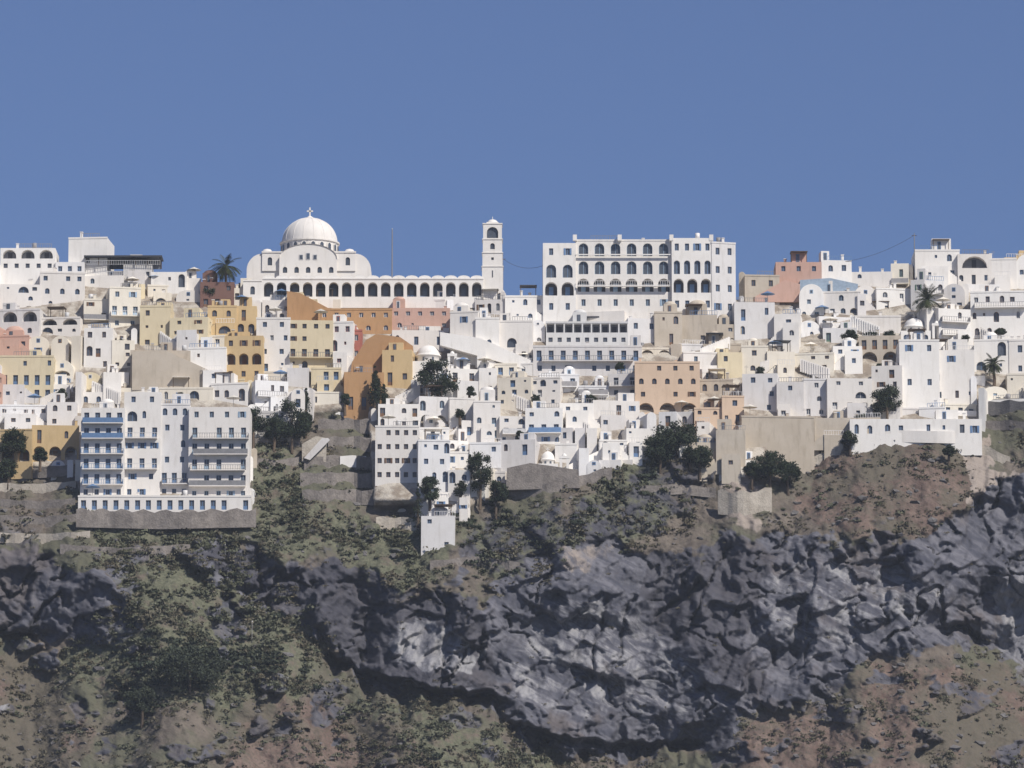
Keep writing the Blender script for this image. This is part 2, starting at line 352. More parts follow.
def facade(M,tf,w,h,floors,wall,frame,rng,zbase=0,skip=.07):
    nf=len(floors)
    if zbase<0: M.poly([tf(0,0,zbase),tf(w,0,zbase),tf(w,0,0),tf(0,0,0)],wall)
    fh=h/max(nf,1)
    if nf==0: M.poly([tf(0,0,0),tf(w,0,0),tf(w,0,h),tf(0,0,h)],wall); return
    for k,fl in enumerate(floors):
        z1=h-k*fh; z0=z1-fh; kd=fl[0]; n=int(''.join(c for c in fl[1:] if c.isdigit()) or 0)
        if n==0: M.poly([tf(0,0,z0),tf(w,0,z0),tf(w,0,z1),tf(0,0,z1)],wall); continue
        if kd=='m':
            ed=[0]+sorted((i+rng.uniform(-.3,.3))/n for i in range(1,n))+[1]
        else: ed=[i/n for i in range(n+1)]
        for i in range(n):
            x0=ed[i]*w;x1=ed[i+1]*w; cw=x1-x0; k2=kd
            if kd=='m': k2=rng.choice('wwdwataA...')
            if kd in 'wda' and rng.random()<skip: k2='.'
            if k2=='.': M.poly([tf(x0,0,z0),tf(x1,0,z0),tf(x1,0,z1),tf(x0,0,z1)],wall); continue
            cx=(x0+x1)/2+(rng.uniform(-.12,.12)*cw if kd=='m' else 0)
            if k2 in 'oOs': ow=cw*(0.74 if k2!='s' else 0.84); sill=0.12*fh; oh=fh*0.74; dep=1.6; kn='open'
            elif k2=='A': ow=cw*0.6; sill=.1*fh; oh=fh*.72; dep=.5; kn='win'
            elif k2=='a': ow=min(.9,cw*.55); sill=.3*fh; oh=fh*.44; dep=.28; kn='win'
            elif k2=='d': ow=min(.95,cw*.5); sill=0.02*fh; oh=fh*.68; dep=.28; kn='door'
            elif k2=='t': ow=min(.5,cw*.4); sill=.5*fh; oh=fh*.2; dep=.25; kn='win'
            else: ow=min(.82,cw*.5); sill=.34*fh; oh=fh*.37; dep=.26; kn='win'
            if kd=='m': ow=min(ow,2.2)*rng.uniform(.8,1.15); oh*=rng.uniform(.85,1.1)
            fr=frame
            if kd=='m' and rng.random()<.25: fr=rng.choice(['brown','frwhite','blue','dark'])
            xa=cx-ow/2; xb=cx+ow/2; za=z0+sill; zb=min(za+oh,z1-.05)
            opening(M,tf,x0,x1,z0,z1,xa,xb,za,zb,k2 in 'aAoO' ,dep,wall,'dark' if k2=='O' else 'shade',fr,kn)  # open recess backs get a dark colour that paints in the interior shade
            if k2 in 'w' and frame in('blue','green','brown','paleblue') and rng.random()<.15 and cw>ow*1.9:
                for (a,c_) in ((xa-ow*.45,xa-.02),(xb+.02,xb+ow*.45)):
                    M.poly([tf(a,-.05,za),tf(c_,-.05,za),tf(c_,-.05,zb),tf(a,-.05,zb)],frame)
def rail(M,x0,x1,y,z,mat='frwhite',solid=False,h=.95):
    if solid: M.box(x0,y-.07,z,x1,y+.07,z+h,mat); return
    M.box(x0,y-.04,z+h-.07,x1,y+.04,z+h,mat); M.box(x0,y-.03,z+.12,x1,y+.03,z+.17,mat)
    n=max(2,int((x1-x0)/.45))
    for i in range(n+1):
        x=x0+(x1-x0)*i/n; M.box(x-.035,y-.03,z,x+.035,y+.03,z+h-.072,mat)
def balconies(M,w,h,floors,mat,rng,wall):
    nf=len(floors); fh=h/nf
    for k,fl in enumerate(floors):
        if 'b' not in fl: continue
        z=h-(k+1)*fh; a=rng.uniform(0,.1)*w; c_=w-rng.uniform(0,.1)*w
        M.box(a,-1.1,z-.16,c_,-.003,z-.001,wall); rail(M,a,c_,-1.02,z,mat,rng.random()<.45)
        for s in (a+.03,c_-.03): M.box(s-.03,-1.0,z,s+.03,-.01,z+.9,mat)
def parasol(M,x,y,z,mat='canvas'):
    M.tube((x,y,z),(x,y,z+2.3),.04,.04,'metal'); M.lathe([(1.5,z+1.95),(0.02,z+2.6)],8,x,y,mat,False)
def opening_panel(M,x,y,z,w,h,frame):
    M.box(x,y-.04,z,x+w,y-.001,z+h,frame); M.box(x+.12,y-.07,z+.15,x+w-.12,y-.041,z+h-.15,'glass')
def roofstuff(M,w,h,d,wall,frame,rng,amt=1.0):
    if rng.random()<.5:
        M.box(-.06,-.07,h-.22,w+.06,.18,h+.12,wall)
    if rng.random()<.35*amt and w>4:
        a=rng.uniform(0,w*.5); rail(M,a,min(w,a+rng.uniform(3,7)),.3,h+.001,rng.choice(['frwhite','metal','blue']))
    if rng.random()<.5*amt:
        ww=rng.uniform(1.6,min(4.5,w*.6)); a=rng.uniform(0,w-ww); hh_=rng.uniform(1.2,2.6); y=rng.uniform(.6,3)
        M.box(a,y,h-.01,a+ww,y+3,h+hh_,wall)
        if rng.random()<.3:
            M.lathe([(ww/2,h+hh_-.01)]+[(ww/2*math.cos(t),h+hh_+ww*.3*math.sin(t)) for t in (.3,.7,1.1,1.5)],12,a+ww/2,y+ww/2,wall)
        opening_panel(M,a+ww*.3,y-.02,h+.1,.7,min(1.8,hh_*.8),frame)
    for _ in range(rng.choice([0,1,1,2])):
        a=rng.uniform(.3,w-.8); y=rng.uniform(.5,3); hh_=rng.uniform(.7,1.5)
        M.box(a,y,h-.01,a+.5,y+.5,h+hh_,wall); M.box(a-.08,y-.08,h+hh_+.001,a+.58,y+.58,h+hh_+.12,'white2')
    if rng.random()<.1*amt:
        a=rng.uniform(.5,w-.5); M.tube((a,1.5,h),(a,1.5,h+2.0),.025,.02,'metal',4)
        for q in range(2): M.box(a-.4,1.48,h+1.5+q*.25,a+.4,1.52,h+1.53+q*.25,'metal')
    if rng.random()<.15*amt: parasol(M,rng.uniform(1,w-1),1.6,h,rng.choice(['canvas','canvas','blue']))
    if rng.random()<.14*amt and w>4:
        a=rng.uniform(0,w-3.5); z=h+2.2
        for xx in (a,a+3):
            for yy in (.5,3): M.box(xx-.06,yy-.06,h,xx+.06,yy+.06,z,'wood')
        M.box(a-.2,.3,z+.001,a+3.2,3.2,z+.12,rng.choice(['wood','canvas','darkroof']))
    if rng.random()<.18*amt:
        a=rng.uniform(.5,w-1); M.lathe([(.0,h+1.5),(.45,h+1.45),(.45,h+.3),(.4,h+.3)],10,a,2.4,rng.choice(['frwhite','metal']))
OCC=np.zeros((400,520),bool)
def mark(a,c_,t,b_): OCC[int((t-200)/4):int((b_-200)/4),max(0,int((a+40)/4)):int((c_+40)/4)]=True
NM={'white':'white_house','white2':'white_house','cream':'cream_house','paleyellow':'yellow_house','ochre':'ochre_house','orange':'orange_house','salmon':'pink_house','peach':'peach_house','beige':'beige_house','red':'red_house'}
def house(px0,px1,pt,pb,col='white',floors='',frame='blue',off=0.0,yaw=0,name=None,d=9,top='flat',stuff=1.0,skirt=4,seed=None,side=True,skip=.07,front=0):
    rng=random.Random(seed if seed is not None else int(px0*13+pt*7+pb))
    pc=(px0+px1)/2; y=T(pc,pb)+off
    xl,_,zb=W(px0,pb,y); xr,_,_=W(px1,pb,y); _,_,zt=W(pc,pt,y)
    w=xr-xl; h=zt-zb; fl=floors.split()
    M=MB(); hb=h; rise=0
    if top=='vault': rise=min(w/2,h*.4); hb=h-rise
    if top=='gable': rise=min(w*.25,h*.3); hb=h-rise
    facade(M,ID,w,hb,fl,col,frame,rng,-skirt,skip)
    if fl: balconies(M,w,hb,fl,rng.choice(['frwhite',frame if frame in('blue','brown') else 'frwhite','metal']),rng,col)
    sf=[]
    if side and fl and h>3:
        sf=[('w2' if f[0] in 'wdamA' else '.') for f in fl]
    facade(M,lambda u,dd,z:(w-dd,u,z),d,hb,sf,col,frame,rng,-skirt)
    facade(M,lambda u,dd,z:(dd,u,z),d,hb,sf,col,frame,rng,-skirt)
    M.poly([(0,d,-skirt),(w,d,-skirt),(w,d,hb),(0,d,hb)],col)
    if rise:
        n=12 if top=='vault' else 2
        if top=='vault': arc=[(w/2-w/2*math.cos(math.pi*i/n),hb+rise*math.sin(math.pi*i/n)) for i in range(n+1)]
        else: arc=[(0,hb),(w/2,hb+rise),(w,hb)]
        M.poly([(a,0,z) for a,z in arc],col); M.poly([(a,d,z) for a,z in arc],col)
        for i in range(n): M.poly([(arc[i][0],-.1 if top=='gable' else 0,arc[i][1]),(arc[i+1][0],-.1 if top=='gable' else 0,arc[i+1][1]),(arc[i+1][0],d,arc[i+1][1]),(arc[i][0],d,arc[i][1])],col if top=='vault' else 'tile',top=='vault')
        if rise>1.2 and top=='vault': opening_panel(M,w/2-.35,0,hb+rise*.2,.7,min(.8,rise*.5),frame)
    else:
        M.poly([(0,0,h),(w,0,h),(w,d,h),(0,d,h)],col)
        if stuff: roofstuff(M,w,h,d,col,frame,rng,stuff)
    if front and rng.random()<front and w>4 and h>4:
        ww=w*rng.uniform(.35,.65); a=rng.uniform(.1,w-ww-.1); dh=rng.uniform(1.9,2.9); dd=rng.uniform(1.2,2.4); wl=col if rng.random()<.6 else rng.choice(['white','white2','white'])
        tf=lambda u,q,z:(a+u,-dd+q,z)
        facade(M,tf,ww,dh,['m%d'%max(1,int(ww/2.2))],wl,frame,rng,-skirt)
        for xx in (a,a+ww): M.poly([(xx,-dd,-skirt),(xx,-.004,-skirt),(xx,-.004,dh),(xx,-dd,dh)],wl)
        M.poly([(a,-dd,dh),(a+ww,-dd,dh),(a+ww,-.004,dh),(a,-.004,dh)],wl)
        if rng.random()<.6: M.box(a,-dd,dh+.001,a+ww,-dd+.18,dh+.7,wl)
        else: rail(M,a,a+ww,-dd+.1,dh+.001,'frwhite')
        sx=1 if a<w-ww-a else -1; x=a+ww if sx>0 else a
        for i in range(9):
            z=dh*(1-(i+1)/9); xa,xb=(x+i*.3,x+(i+1)*.3) if sx>0 else (x-(i+1)*.3,x-i*.3)
            M.box(xa+.002,-1.0,-1,xb,-.006,z+.28,wl)
    mark(px0,px1,pt,pb)
    nm=name or NM.get(col,'town_house')
    return M.obj(nm,(xl,y,zb),math.radians(yaw))
def cluster(a,b_,t,bt,col,fl,fr,of,yw):
    rng=random.Random(int(a*3+t*5+bt)); W0=b_-a; n=max(2,round(W0/rng.uniform(27,44)))
    ed=[a]+sorted(a+W0*(i+rng.uniform(-.28,.28))/n for i in range(1,n))+[b_]
    fls=fl.split(); hi=rng.randrange(n)
    for i in range(n):
        x0,x1=ed[i],ed[i+1]; dt=0 if i==hi else rng.choice([0,3,5,8,12]) if bt-t>22 else rng.choice([0,2,4])
        db=rng.choice([0,0,0,2,-3]); ff=[]
        for f in fls:
            k=f[0]; nn=int(''.join(c for c in f if c.isdigit()) or 0); n2=max(1,round(nn*(x1-x0)/W0*rng.uniform(.75,1.05))) if nn else 0
            if k=='w' and rng.random()<.55: k='m'
            ff.append('.' if not nn else k+str(n2)+('b' if 'b' in f else ''))
        c2=col
        if col in('white','white2') and rng.random()<.35: c2=rng.choice(['white','white2','cream','palegrey'])
        if col in('cream','paleyellow') and rng.random()<.2: c2='white'
        house(x0-.5,x1+.5,t+dt,bt+db,c2,' '.join(ff),fr if rng.random()<.6 else rng.choice(['blue','brown','dark','frwhite','paleblue']),of+rng.uniform(-.6,1.6),yw+rng.uniform(-9,9),skirt=3,skip=.15,front=.5,stuff=1.1,seed=rng.randint(0,9**6),top='vault' if (x1-x0<26 and rng.random()<.25) else 'flat')
    mark(a,b_,t,bt)
def prism(name,pts,col,d=3,off=0,yref=None):
    pb=max(p[1] for p in pts); pc=sum(p[0] for p in pts)/len(pts)
    y=(T(pc,pb) if yref is None else yref)+off
    M=MB(); w=[W(a,b_,y) for a,b_ in pts]; ox,oz=w[0][0],w[0][2]
    L=[(a-ox,0,c_-oz) for a,_,c_ in w]; M.poly(L,col); M.poly([(a,d,c_) for a,_,c_ in L],col); n=len(L)
    for i in range(n): a=L[i];c_=L[(i+1)%n]; M.poly([a,c_,(c_[0],d,c_[2]),(a[0],d,a[2])],col)
    return M.obj(name,(ox,y,oz))
def wallline(name,pts,hpx,mat,th=.5,off=-.2,steps=None,skirt=1.2):
    M=MB(); n=max(2,int(abs(pts[-1][0]-pts[0][0])/6)); P=[]
    L=len(pts)
    for i in range(n+1):
        t=i/n*(L-1); k_=min(int(t),L-2); f=t-k_
        a=pts[k_][0]+(pts[k_+1][0]-pts[k_][0])*f; b_=pts[k_][1]+(pts[k_+1][1]-pts[k_][1])*f
        P.append((a,b_,T(a,b_)+off))
    ys=[p[2] for p in P]; ys=[sum(ys[max(0,i-2):i+3])/len(ys[max(0,i-2):i+3]) for i in range(len(ys))]
    o=W(P[0][0],P[0][1],ys[0]); Q=[]
    for (a,b_,_),y in zip(P,ys):
        x,_,z=W(a,b_,y); Q.append((x-o[0],y-o[1],z-o[2]))
    h=hpx/5.33
    for i in range(n):
        a=Q[i];c_=Q[i+1]; ha=h*(1+.12*math.sin(i*1.7)); hc=h*(1+.12*math.sin(i*1.7+1.7))
        if mat.startswith('white'): ha=hc=h
        M.poly([(a[0],a[1],a[2]-skirt),(c_[0],c_[1],c_[2]-skirt),(c_[0],c_[1],c_[2]+hc),(a[0],a[1],a[2]+ha)],mat)
        M.poly([(a[0],a[1],a[2]+ha),(c_[0],c_[1],c_[2]+hc),(c_[0],c_[1]+th,c_[2]+hc),(a[0],a[1]+th,a[2]+ha)],mat)
        M.poly([(a[0],a[1]+th,a[2]-skirt),(c_[0],c_[1]+th,c_[2]-skirt),(c_[0],c_[1]+th,c_[2]+hc),(a[0],a[1]+th,a[2]+ha)],mat)
    return M.obj(name,o)
# ------------------------------------------------------------------ landmark buildings
def mp(y): return (CD+y)/(F*ct)
TN=math.tan(TH)
def cathedral():
    y=T(307,302)+3; s=mp(y); ox,_,oz=W(245,302,y); M=MB(); rng=R
    X_=lambda p:(p-245)*s; Z_=lambda q,yy=0:(302-q)*s+yy*TN
    def fac(a,b_,z0,z1,yy,fl,d):
        w=X_(b_)-X_(a); tf=lambda u,dd,z:(X_(a)+u,yy+dd,Z_(z0)+z)
        facade(M,tf,w,Z_(z1)-Z_(z0),fl,'white','dark',rng,0,0)
        for xx in (X_(a),X_(b_)): M.poly([(xx,yy,Z_(z0)),(xx,yy+d,Z_(z0)),(xx,yy+d,Z_(z1)),(xx,yy,Z_(z1))],'white')
        M.poly([(X_(a),yy,Z_(z1)),(X_(b_),yy,Z_(z1)),(X_(b_),yy+d,Z_(z1)),(X_(a),yy+d,Z_(z1))],'white')
    fac(246,371,306,268,1.5,['.','a9','.'],24)
    for a,b_,cx in ((246,262,262),(355,371,355)):
        pts=[]
        for i in range(9):
            t=math.pi/2*i/8; pts.append((X_(cx)+(-1 if cx==262 else 1)*math.cos(t)*16*s, Z_(268)+math.sin(t)*17*s))
        pts.append((X_(cx),Z_(268)))
        for yy in (1.5,22): M.poly([(p_[0],yy,p_[1]) for p_ in pts],'white')
        for i in range(8): M.poly([(pts[i][0],1.5,pts[i][1]),(pts[i+1][0],1.5,pts[i+1][1]),(pts[i+1][0],22,pts[i+1][1]),(pts[i][0],22,pts[i][1])],'white',True)
    fac(261.5,355.5,269,250,1.2,['a6'],23)
    M.box(X_(261),1.05,Z_(250.5),X_(356),1.25,Z_(249),'white')
    gx0,gx1=X_(279),X_(337); n=14; w=gx1-gx0
    arc=[(gx0+w/2-w/2*math.cos(math.pi*i/n),Z_(257)+(Z_(242)-Z_(257))*math.sin(math.pi*i/n)) for i in range(n+1)]
    for yy in (.4,16): M.poly([(gx0,yy,Z_(262))]+[(a,yy,z) for a,z in arc]+[(gx1,yy,Z_(262))],'white')
    for i in range(n): M.poly([(arc[i][0],.2,arc[i][1]),(arc[i+1][0],.2,arc[i+1][1]),(arc[i+1][0],16,arc[i+1][1]),(arc[i][0],16,arc[i][1])],'white',True)
    tf=lambda u,dd,z:(gx0+u,.4+dd,Z_(290)+z); facade(M,tf,w,Z_(262)-Z_(290),['a5','A3'],'white','dark',rng,0,0)
    for xx in (gx0,gx1): M.poly([(xx,.4,Z_(290)),(xx,3,Z_(290)),(xx,3,Z_(259)),(xx,.4,Z_(259))],'white')
    for q in (-1,0,1):
        cx=X_(308)+q*7*s; zz=Z_(258)
        M.box(cx-.42,.3,zz-.05,cx+.42,.4,zz+1.35-abs(q)*.35,'frwhite'); M.box(cx-.3,.26,zz+.05,cx+.3,.3,zz+1.2-abs(q)*.35,'glass')
    cx=X_(307.5); cy=10.5; r=29*s; Zc=lambda q:Z_(q,cy)
    Zf=lambda q:Z_(q,cy-r)
    M.lathe([(r*1.0,Z_(258)),(r*1.0,Zf(237.5)),(r*1.05,Zf(237)),(r*1.05,Zf(235.5)),(r*.97,Zf(235))],32,cx,cy,'white',False)
    for j in range(20):
        a=2*math.pi*(j+.5)/20; c0,s0=math.cos(a),math.sin(a)
        for (ww,z0,z1,rr,mt) in ((.62,246.5,239.5,1.012,'white'),(.38,246,240.5,1.02,'glass')):
            p0=(cx+c0*r*rr,cy+s0*r*rr); t=(-s0*ww,c0*ww)
            M.poly([(p0[0]-t[0],p0[1]-t[1],Zf(z0)),(p0[0]+t[0],p0[1]+t[1],Zf(z0)),(p0[0]+t[0],p0[1]+t[1],Zf(z1)),(p0[0],p0[1],Zf(z1)+.35),(p0[0]-t[0],p0[1]-t[1],Zf(z1))],mt)
    z0=Zf(235); zt=Zc(214.5); Hh=zt-z0
    prof=[(r*.97*math.cos(t),z0+Hh*math.sin(t)) for t in np.linspace(0,math.pi/2*.97,16)]
    M.lathe(prof,32,cx,cy,'white')
    for j in range(16):
        a=2*math.pi*(j+.5)/16
        for i in range(14):
            p_,q_=prof[i],prof[i+1]
            M.tube((cx+p_[0]*math.cos(a),cy+p_[0]*math.sin(a),p_[1]),(cx+q_[0]*math.cos(a),cy+q_[0]*math.sin(a),q_[1]),.06,.06,'white',4)
    M.lathe([(.7,zt-.25),(.7,zt+.15),(.35,zt+.35),(.16,zt+.5)],12,cx,cy,'white')
    M.box(cx-.15,cy-.12,zt+.4,cx+.15,cy+.12,zt+2.2,'white'); M.box(cx-.62,cy-.12,zt+1.3,cx+.62,cy+.12,zt+1.58,'white')
    for p_ in (266,349):
        rr=6*s; M.lathe([(rr,Z_(254)),(rr,Z_(249)),(rr*.9,Z_(247)),(rr*.6,Z_(245)),(0.01,Z_(244))],14,X_(p_),3.5,'white')
    M.obj('cathedral',(ox,y,oz)); mark(240,375,200,300)
cathedral()
def arcade():
    y=T(365,300)-1.5
    M=MB(); s=mp(y); ox,_,oz=W(243,300,y)
    for a,b_,t,bb,n,fl in [(243,262,281,300,1,'a1'),(262,484,279,299,17,'O17')]:
        w=(b_-a)*s; x0=(a-243)*s; z0=(300-bb)*s; h=(bb-t)*s
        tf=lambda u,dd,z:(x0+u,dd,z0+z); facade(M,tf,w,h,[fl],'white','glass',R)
        M.poly([(x0,0,z0+h),(x0+w,0,z0+h),(x0+w,5,z0+h),(x0,5,z0+h)],'white')
        M.box(x0,-.12,z0+h+.001,x0+w,.25,z0+h+.3,'white')
        M.box(x0,-.05,-1.6,x0+w,4,z0-.002,'white')
        if n>5:
            cw=w/n
            for i in range(n):
                c0=x0+cw*(i+.5); pts=[(c0-cw*.5*math.cos(math.pi*k_/6),z0+h+.25+.65*math.sin(math.pi*k_/6)) for k_ in range(7)]
                for yy in (.26,4.5): M.poly([(p_[0],yy,p_[1]) for p_ in pts],'white')
                for k_ in range(6): M.poly([(pts[k_][0],.26,pts[k_][1]),(pts[k_+1][0],.26,pts[k_+1][1]),(pts[k_+1][0],4.5,pts[k_+1][1]),(pts[k_][0],4.5,pts[k_][1])],'white',True)
        for xx in(x0,x0+w): M.poly([(xx,0,0),(xx,5,0),(xx,5,z0+h),(xx,0,z0+h)],'white')
    M.obj('cathedral_arcade',(ox,y,oz)); mark(240,486,270,300)
arcade()
def belltower():
    y=T(492,302)-.5; s=mp(y); ox,_,oz=W(482,302,y); M=MB()
    w0=21*s
    lev=[(0,302,266,'.',1.0),(1,266,252,'t1',.96),(2,252,238,'a1',.93),(3,238,222,'A1',.9)]
    for k_,a,b_,fl,sc_ in lev:
        w=w0*sc_; o=(w0-w)/2; z0=(302-a)*s; h=(a-b_)*s
        for tf in (lambda u,dd,z:(o+u,o+dd,z0+z),lambda u,dd,z:(o+w-dd,o+u,z0+z),lambda u,dd,z:(o+dd,o+u,z0+z),lambda u,dd,z:(o+u,o+w-dd,z0+z)):
            facade(M,tf,w,h,[fl],'white','dark',random.Random(1),0,0)
        M.box(o-.12,o-.12,z0+h-.001,o+w+.12,o+w+.12,z0+h+.2,'white')
    zt=(302-222)*s+.2; c=w0/2; M.box(c-1.2,c-1.2,zt,c+1.2,c+1.2,zt+.35,'white')
    M.lathe([(1.15,zt+.35),(1.0,zt+.7),(.6,zt+1.0),(0.01,zt+1.15)],14,c,c,'white')
    M.box(c-.06,c-.06,zt+1.1,c+.06,c+.06,zt+1.7,'white')
    M.box(c-.12,-.03,5.0,c+.12,.02,6.4,'dark'); M.obj('bell_tower',(ox,y,oz)); mark(482,504,200,300)
belltower()
H=[(543,576,243,316,'white','w2 A2 O2 w2',0.3,0),(575.5,672,240,312,'white','A6 A6 O6 w6',0,0),(672,713,238,314,'white','w4 A4 O3 w4',-.4,0),(712,737,242,316,'white2','w2 w2 w2 w2',-.1,14)]
for a,b_,t,bt,col,fl,of,yw in H:
    house(a,b_,t,bt,col,fl,'paleblue' if b_<700 and a>570 else 'blue',of-2,yw,'ridge_hotel',d=16,stuff=.4,seed=int(a),skip=0)
def crown():
    y=T(600,314)-2; M=MB(); ox,_,oz=W(545,240,y); s=mp(y)
    for a in (575,620,672,712):
        x=(a-545)*s; M.box(x-.4,-.5,-.2,x+.4,.5,1.0,'white')
    M.box((576-545)*s,-.35,-3.1,(671-545)*s,-.05,-2.9,'white')
    rail(M,(577-545)*s,(670-545)*s,-.6,-9.3,'frwhite'); M.box((577-545)*s,-.7,-9.5,(670-545)*s,.05,-9.31,'white')
    M.obj('hotel_balcony_terrace',(ox,y,oz))
crown()
# ------------------------------------------------------------------ hand placed houses
HS=[
(0,55,248,272,'white','o3 w5','dark',0,0),(55,84,262,290,'white2','w3 w3','blue',0,0),
(68,107,238,284,'white','. w1 .','brown',1.5,-5),(84,186,264,287,'white','m8','dark',0,0),
(0,84,272,310,'white','w7 a6 w5','blue',0,2),(0,80,310,338,'white2','o5 w6','dark',0,0),
(84,140,287,330,'cream','w4 d5b w4','brown',0,4),(140,208,306,348,'paleyellow','w4 m5 d5','brown',0,-3),
(148,200,285,308,'white','w6 m5','blue',1,5),(84,134,328,372,'cream','m5 w5 m4','brown',0,6),
(130,190,350,388,'beige','','brown',0,3),(188,226,348,385,'white','m2 m2','blue',0,-5),
(200,234,282,308,'maroon','w3 d3','brown',0,0),(232,252,288,306,'cream','w2','brown',0,0),
(208,256,306,336,'ochre','m4 A4','brown',0,4),(224,263,336,382,'ochre','w3 o3 w3','brown',0,-3),
(256,290,318,372,'white','w2 m3 w2 m2','blue',0,0),(287,333,320,370,'paleyellow','w4 w4 d4b m4','brown',-.4,3),
(331,353,322,368,'white','w2 m2 w2','red',0,-6),(350,362,330,362,'red','w1 w1','frwhite',.5,0),
(262,290,300,322,'white','m3','brown',1,0),
(318,392,309,334,'orange','w6 m5','frwhite',0,0),(390,450,308,331,'salmon','w5 m4','frwhite',.2,0),
(450,478,312,362,'white','w1 . .','blue',0,-8),(476,532,318,366,'white','. w1 .','blue',0,6),
(505,546,296,322,'white','m3 m3','blue',1,0),
(546,628,322,346,'palegrey','s9 w9','dark',0,0),(533,642,346,376,'white2','d9b w8','blue',0,0),
(628,660,318,350,'white2','w2 m2','blue',1,8),
(655,745,312,346,'beige','m5 m4','brown',0,0),(745,780,275,308,'beige','w2 m2','brown',0,5),
(735,800,302,340,'white2','m4 m4','blue',0,-4),
(776,822,262,304,'salmon','w3 . m4','blue',1,0),(800,860,284,318,'white','w3 w4','paleblue',0,-6),
(822,892,260,290,'white','m5 m4','blue',.5,0),(855,915,285,312,'white','m4 m4','blue',0,5),
(915,960,250,282,'white','m3 m3','blue',0,0),(958,992,254,286,'white','o1 m3','dark',-.3,0),
(988,1040,254,290,'cream','w4 w3','brown',0,-4),(1005,1040,258,285,'ochre','w2 w2','brown',-.5,0),
(635,700,362,414,'peach','w4 a5 w4 o3','brown',0,0),(684,742,352,380,'paleyellow','w5 m4','brown',0,3),
(695,744,396,440,'peach','m3 m4 .','brown',0,0),(742,795,346,378,'cream','w3 m3','brown',0,0),
(793,862,346,372,'cream','w5 m4','brown',0,-3),
(690,745,430,470,'beige','. .','brown',-.5,0),(742,815,416,462,'beige','','brown',-.3,5),
(743,830,374,418,'white2','w6 m5 w5','blue',0,0),(828,902,366,420,'white','w5 m5 d5 .','blue',0,-4),
(815,880,418,446,'beige','m2 .','brown',0,0),
(850,982,419,440,'white','m9','blue',-1,0),
(80,124,408,500,'white','d4b d4b d4b d4b d4b w4','blue',0,0),(123,160,392,500,'white','w2 m3 d3b w3 d3b w2 w3','blue',.8,0),
(159,189,404,500,'white2','a3 w2 m3 w2 d3b w3','blue',1.8,0),(188,249,407,502,'white','w4 d5b d5b d5b d5b w5','paleblue',0,0),
(78,251,496,510,'white','d16','blue',-1.6,0),
(0,76,402,428,'white2','m7 w6','brown',0,0),(0,78,425,462,'ochre','m4 o5','brown',0,0),
(375,419,426,510,'white','w5 w5 w5 w5 w5 w5','brown',0,0),(378,420,404,430,'white','m4 m4','brown',0,0),
(418,450,440,512,'white2','m3 w2 m3 d3b w2','blue',0,5),(448,470,470,514,'white','m2 m2 m2','blue',0,-6),
(421,455,516,550,'white2','w2 . w2','blue',0,0),
(450,500,398,440,'white','w4 m4 w4','brown',0,0),(498,560,378,410,'white','m6 w5 m5','blue',0,-5),
(540,640,374,402,'white2','d7b w8','dark',0,0),(560,640,400,430,'white','w6 m6','blue',0,3),
(600,650,428,462,'white','m4 w3 .','blue',0,8),(500,562,408,446,'white','m5 d5b m5','blue',0,4),
(470,535,440,470,'white2','m5 m5','blue',0,-4),
(930,975,350,404,'white','m3 m3 m3','blue',0,0),(900,940,340,408,'white','w2 . w2 .','blue',-.6,0),
(975,1040,340,376,'white','m5 m5','blue',0,0),(985,1040,374,402,'white2','m4 m4','blue',0,5),
]
NOSPLIT={(80,408),(123,392),(159,404),(188,407),(78,496),(546,322),(850,419),(318,309),(390,308),(635,362),(375,426),(0,248),(533,346)}
for a,b_,t,bt,col,fl,fr,of,yw in HS:
    if b_-a>46 and fl and (a,t) not in NOSPLIT: cluster(a,b_,t,bt,col,fl,fr,of,yw)
    else: house(a,b_,t,bt,col,fl,fr,of,yw,skirt=1.5 if (a,t)==(421,516) else 3,front=.3 if (a,t) not in NOSPLIT and col!='beige' and (a,t)!=(421,516) else 0,skip=.03 if (a,t) in NOSPLIT else .12)
prism('orange_retaining_wall',[(287,322),(287,291),(300,293),(330,309),(330,326)],'orange',4,-.5)
house(344,384,372,410,'orange','m3 d3','brown',-.8,4,'orange_house',skirt=3,front=0)
house(382,412,350,386,'ochre','m2 m2','brown',-.2,-5,'ochre_house',skirt=3)
prism('orange_stepped_building',[(350,376),(352,362),(366,340),(376,334),(400,337),(413,346),(413,356),(386,362),(384,376)],'orange',5,-.4); mark(342,414,335,410)
prism('white_ramp_wall',[(440,345),(440,332),(480,338),(535,362),(535,372)],'white',2,-.4); mark(392,535,332,366)
house(392,444,330,352,'white','m3','blue',-.3,3,skirt=3)
prism('pink_sloping_roof',[(752,302),(756,296),(785,280),(800,284),(800,302)],'salmon',4,-1.2)
prism('blue_glass_pavilion',[(800,302),(800,280),(830,278),(858,284),(858,302)],'blueglass',4,-1.0)
prism('stone_gable_ruin',[(132,390),(132,352),(165,350),(226,378),(226,390)],'beige',4,-.8)
prism('stone_ruin_wall',[(506,490),(507,468),(530,463),(552,466),(578,470),(580,488)],'stone',3,-.4); mark(505,580,464,490)
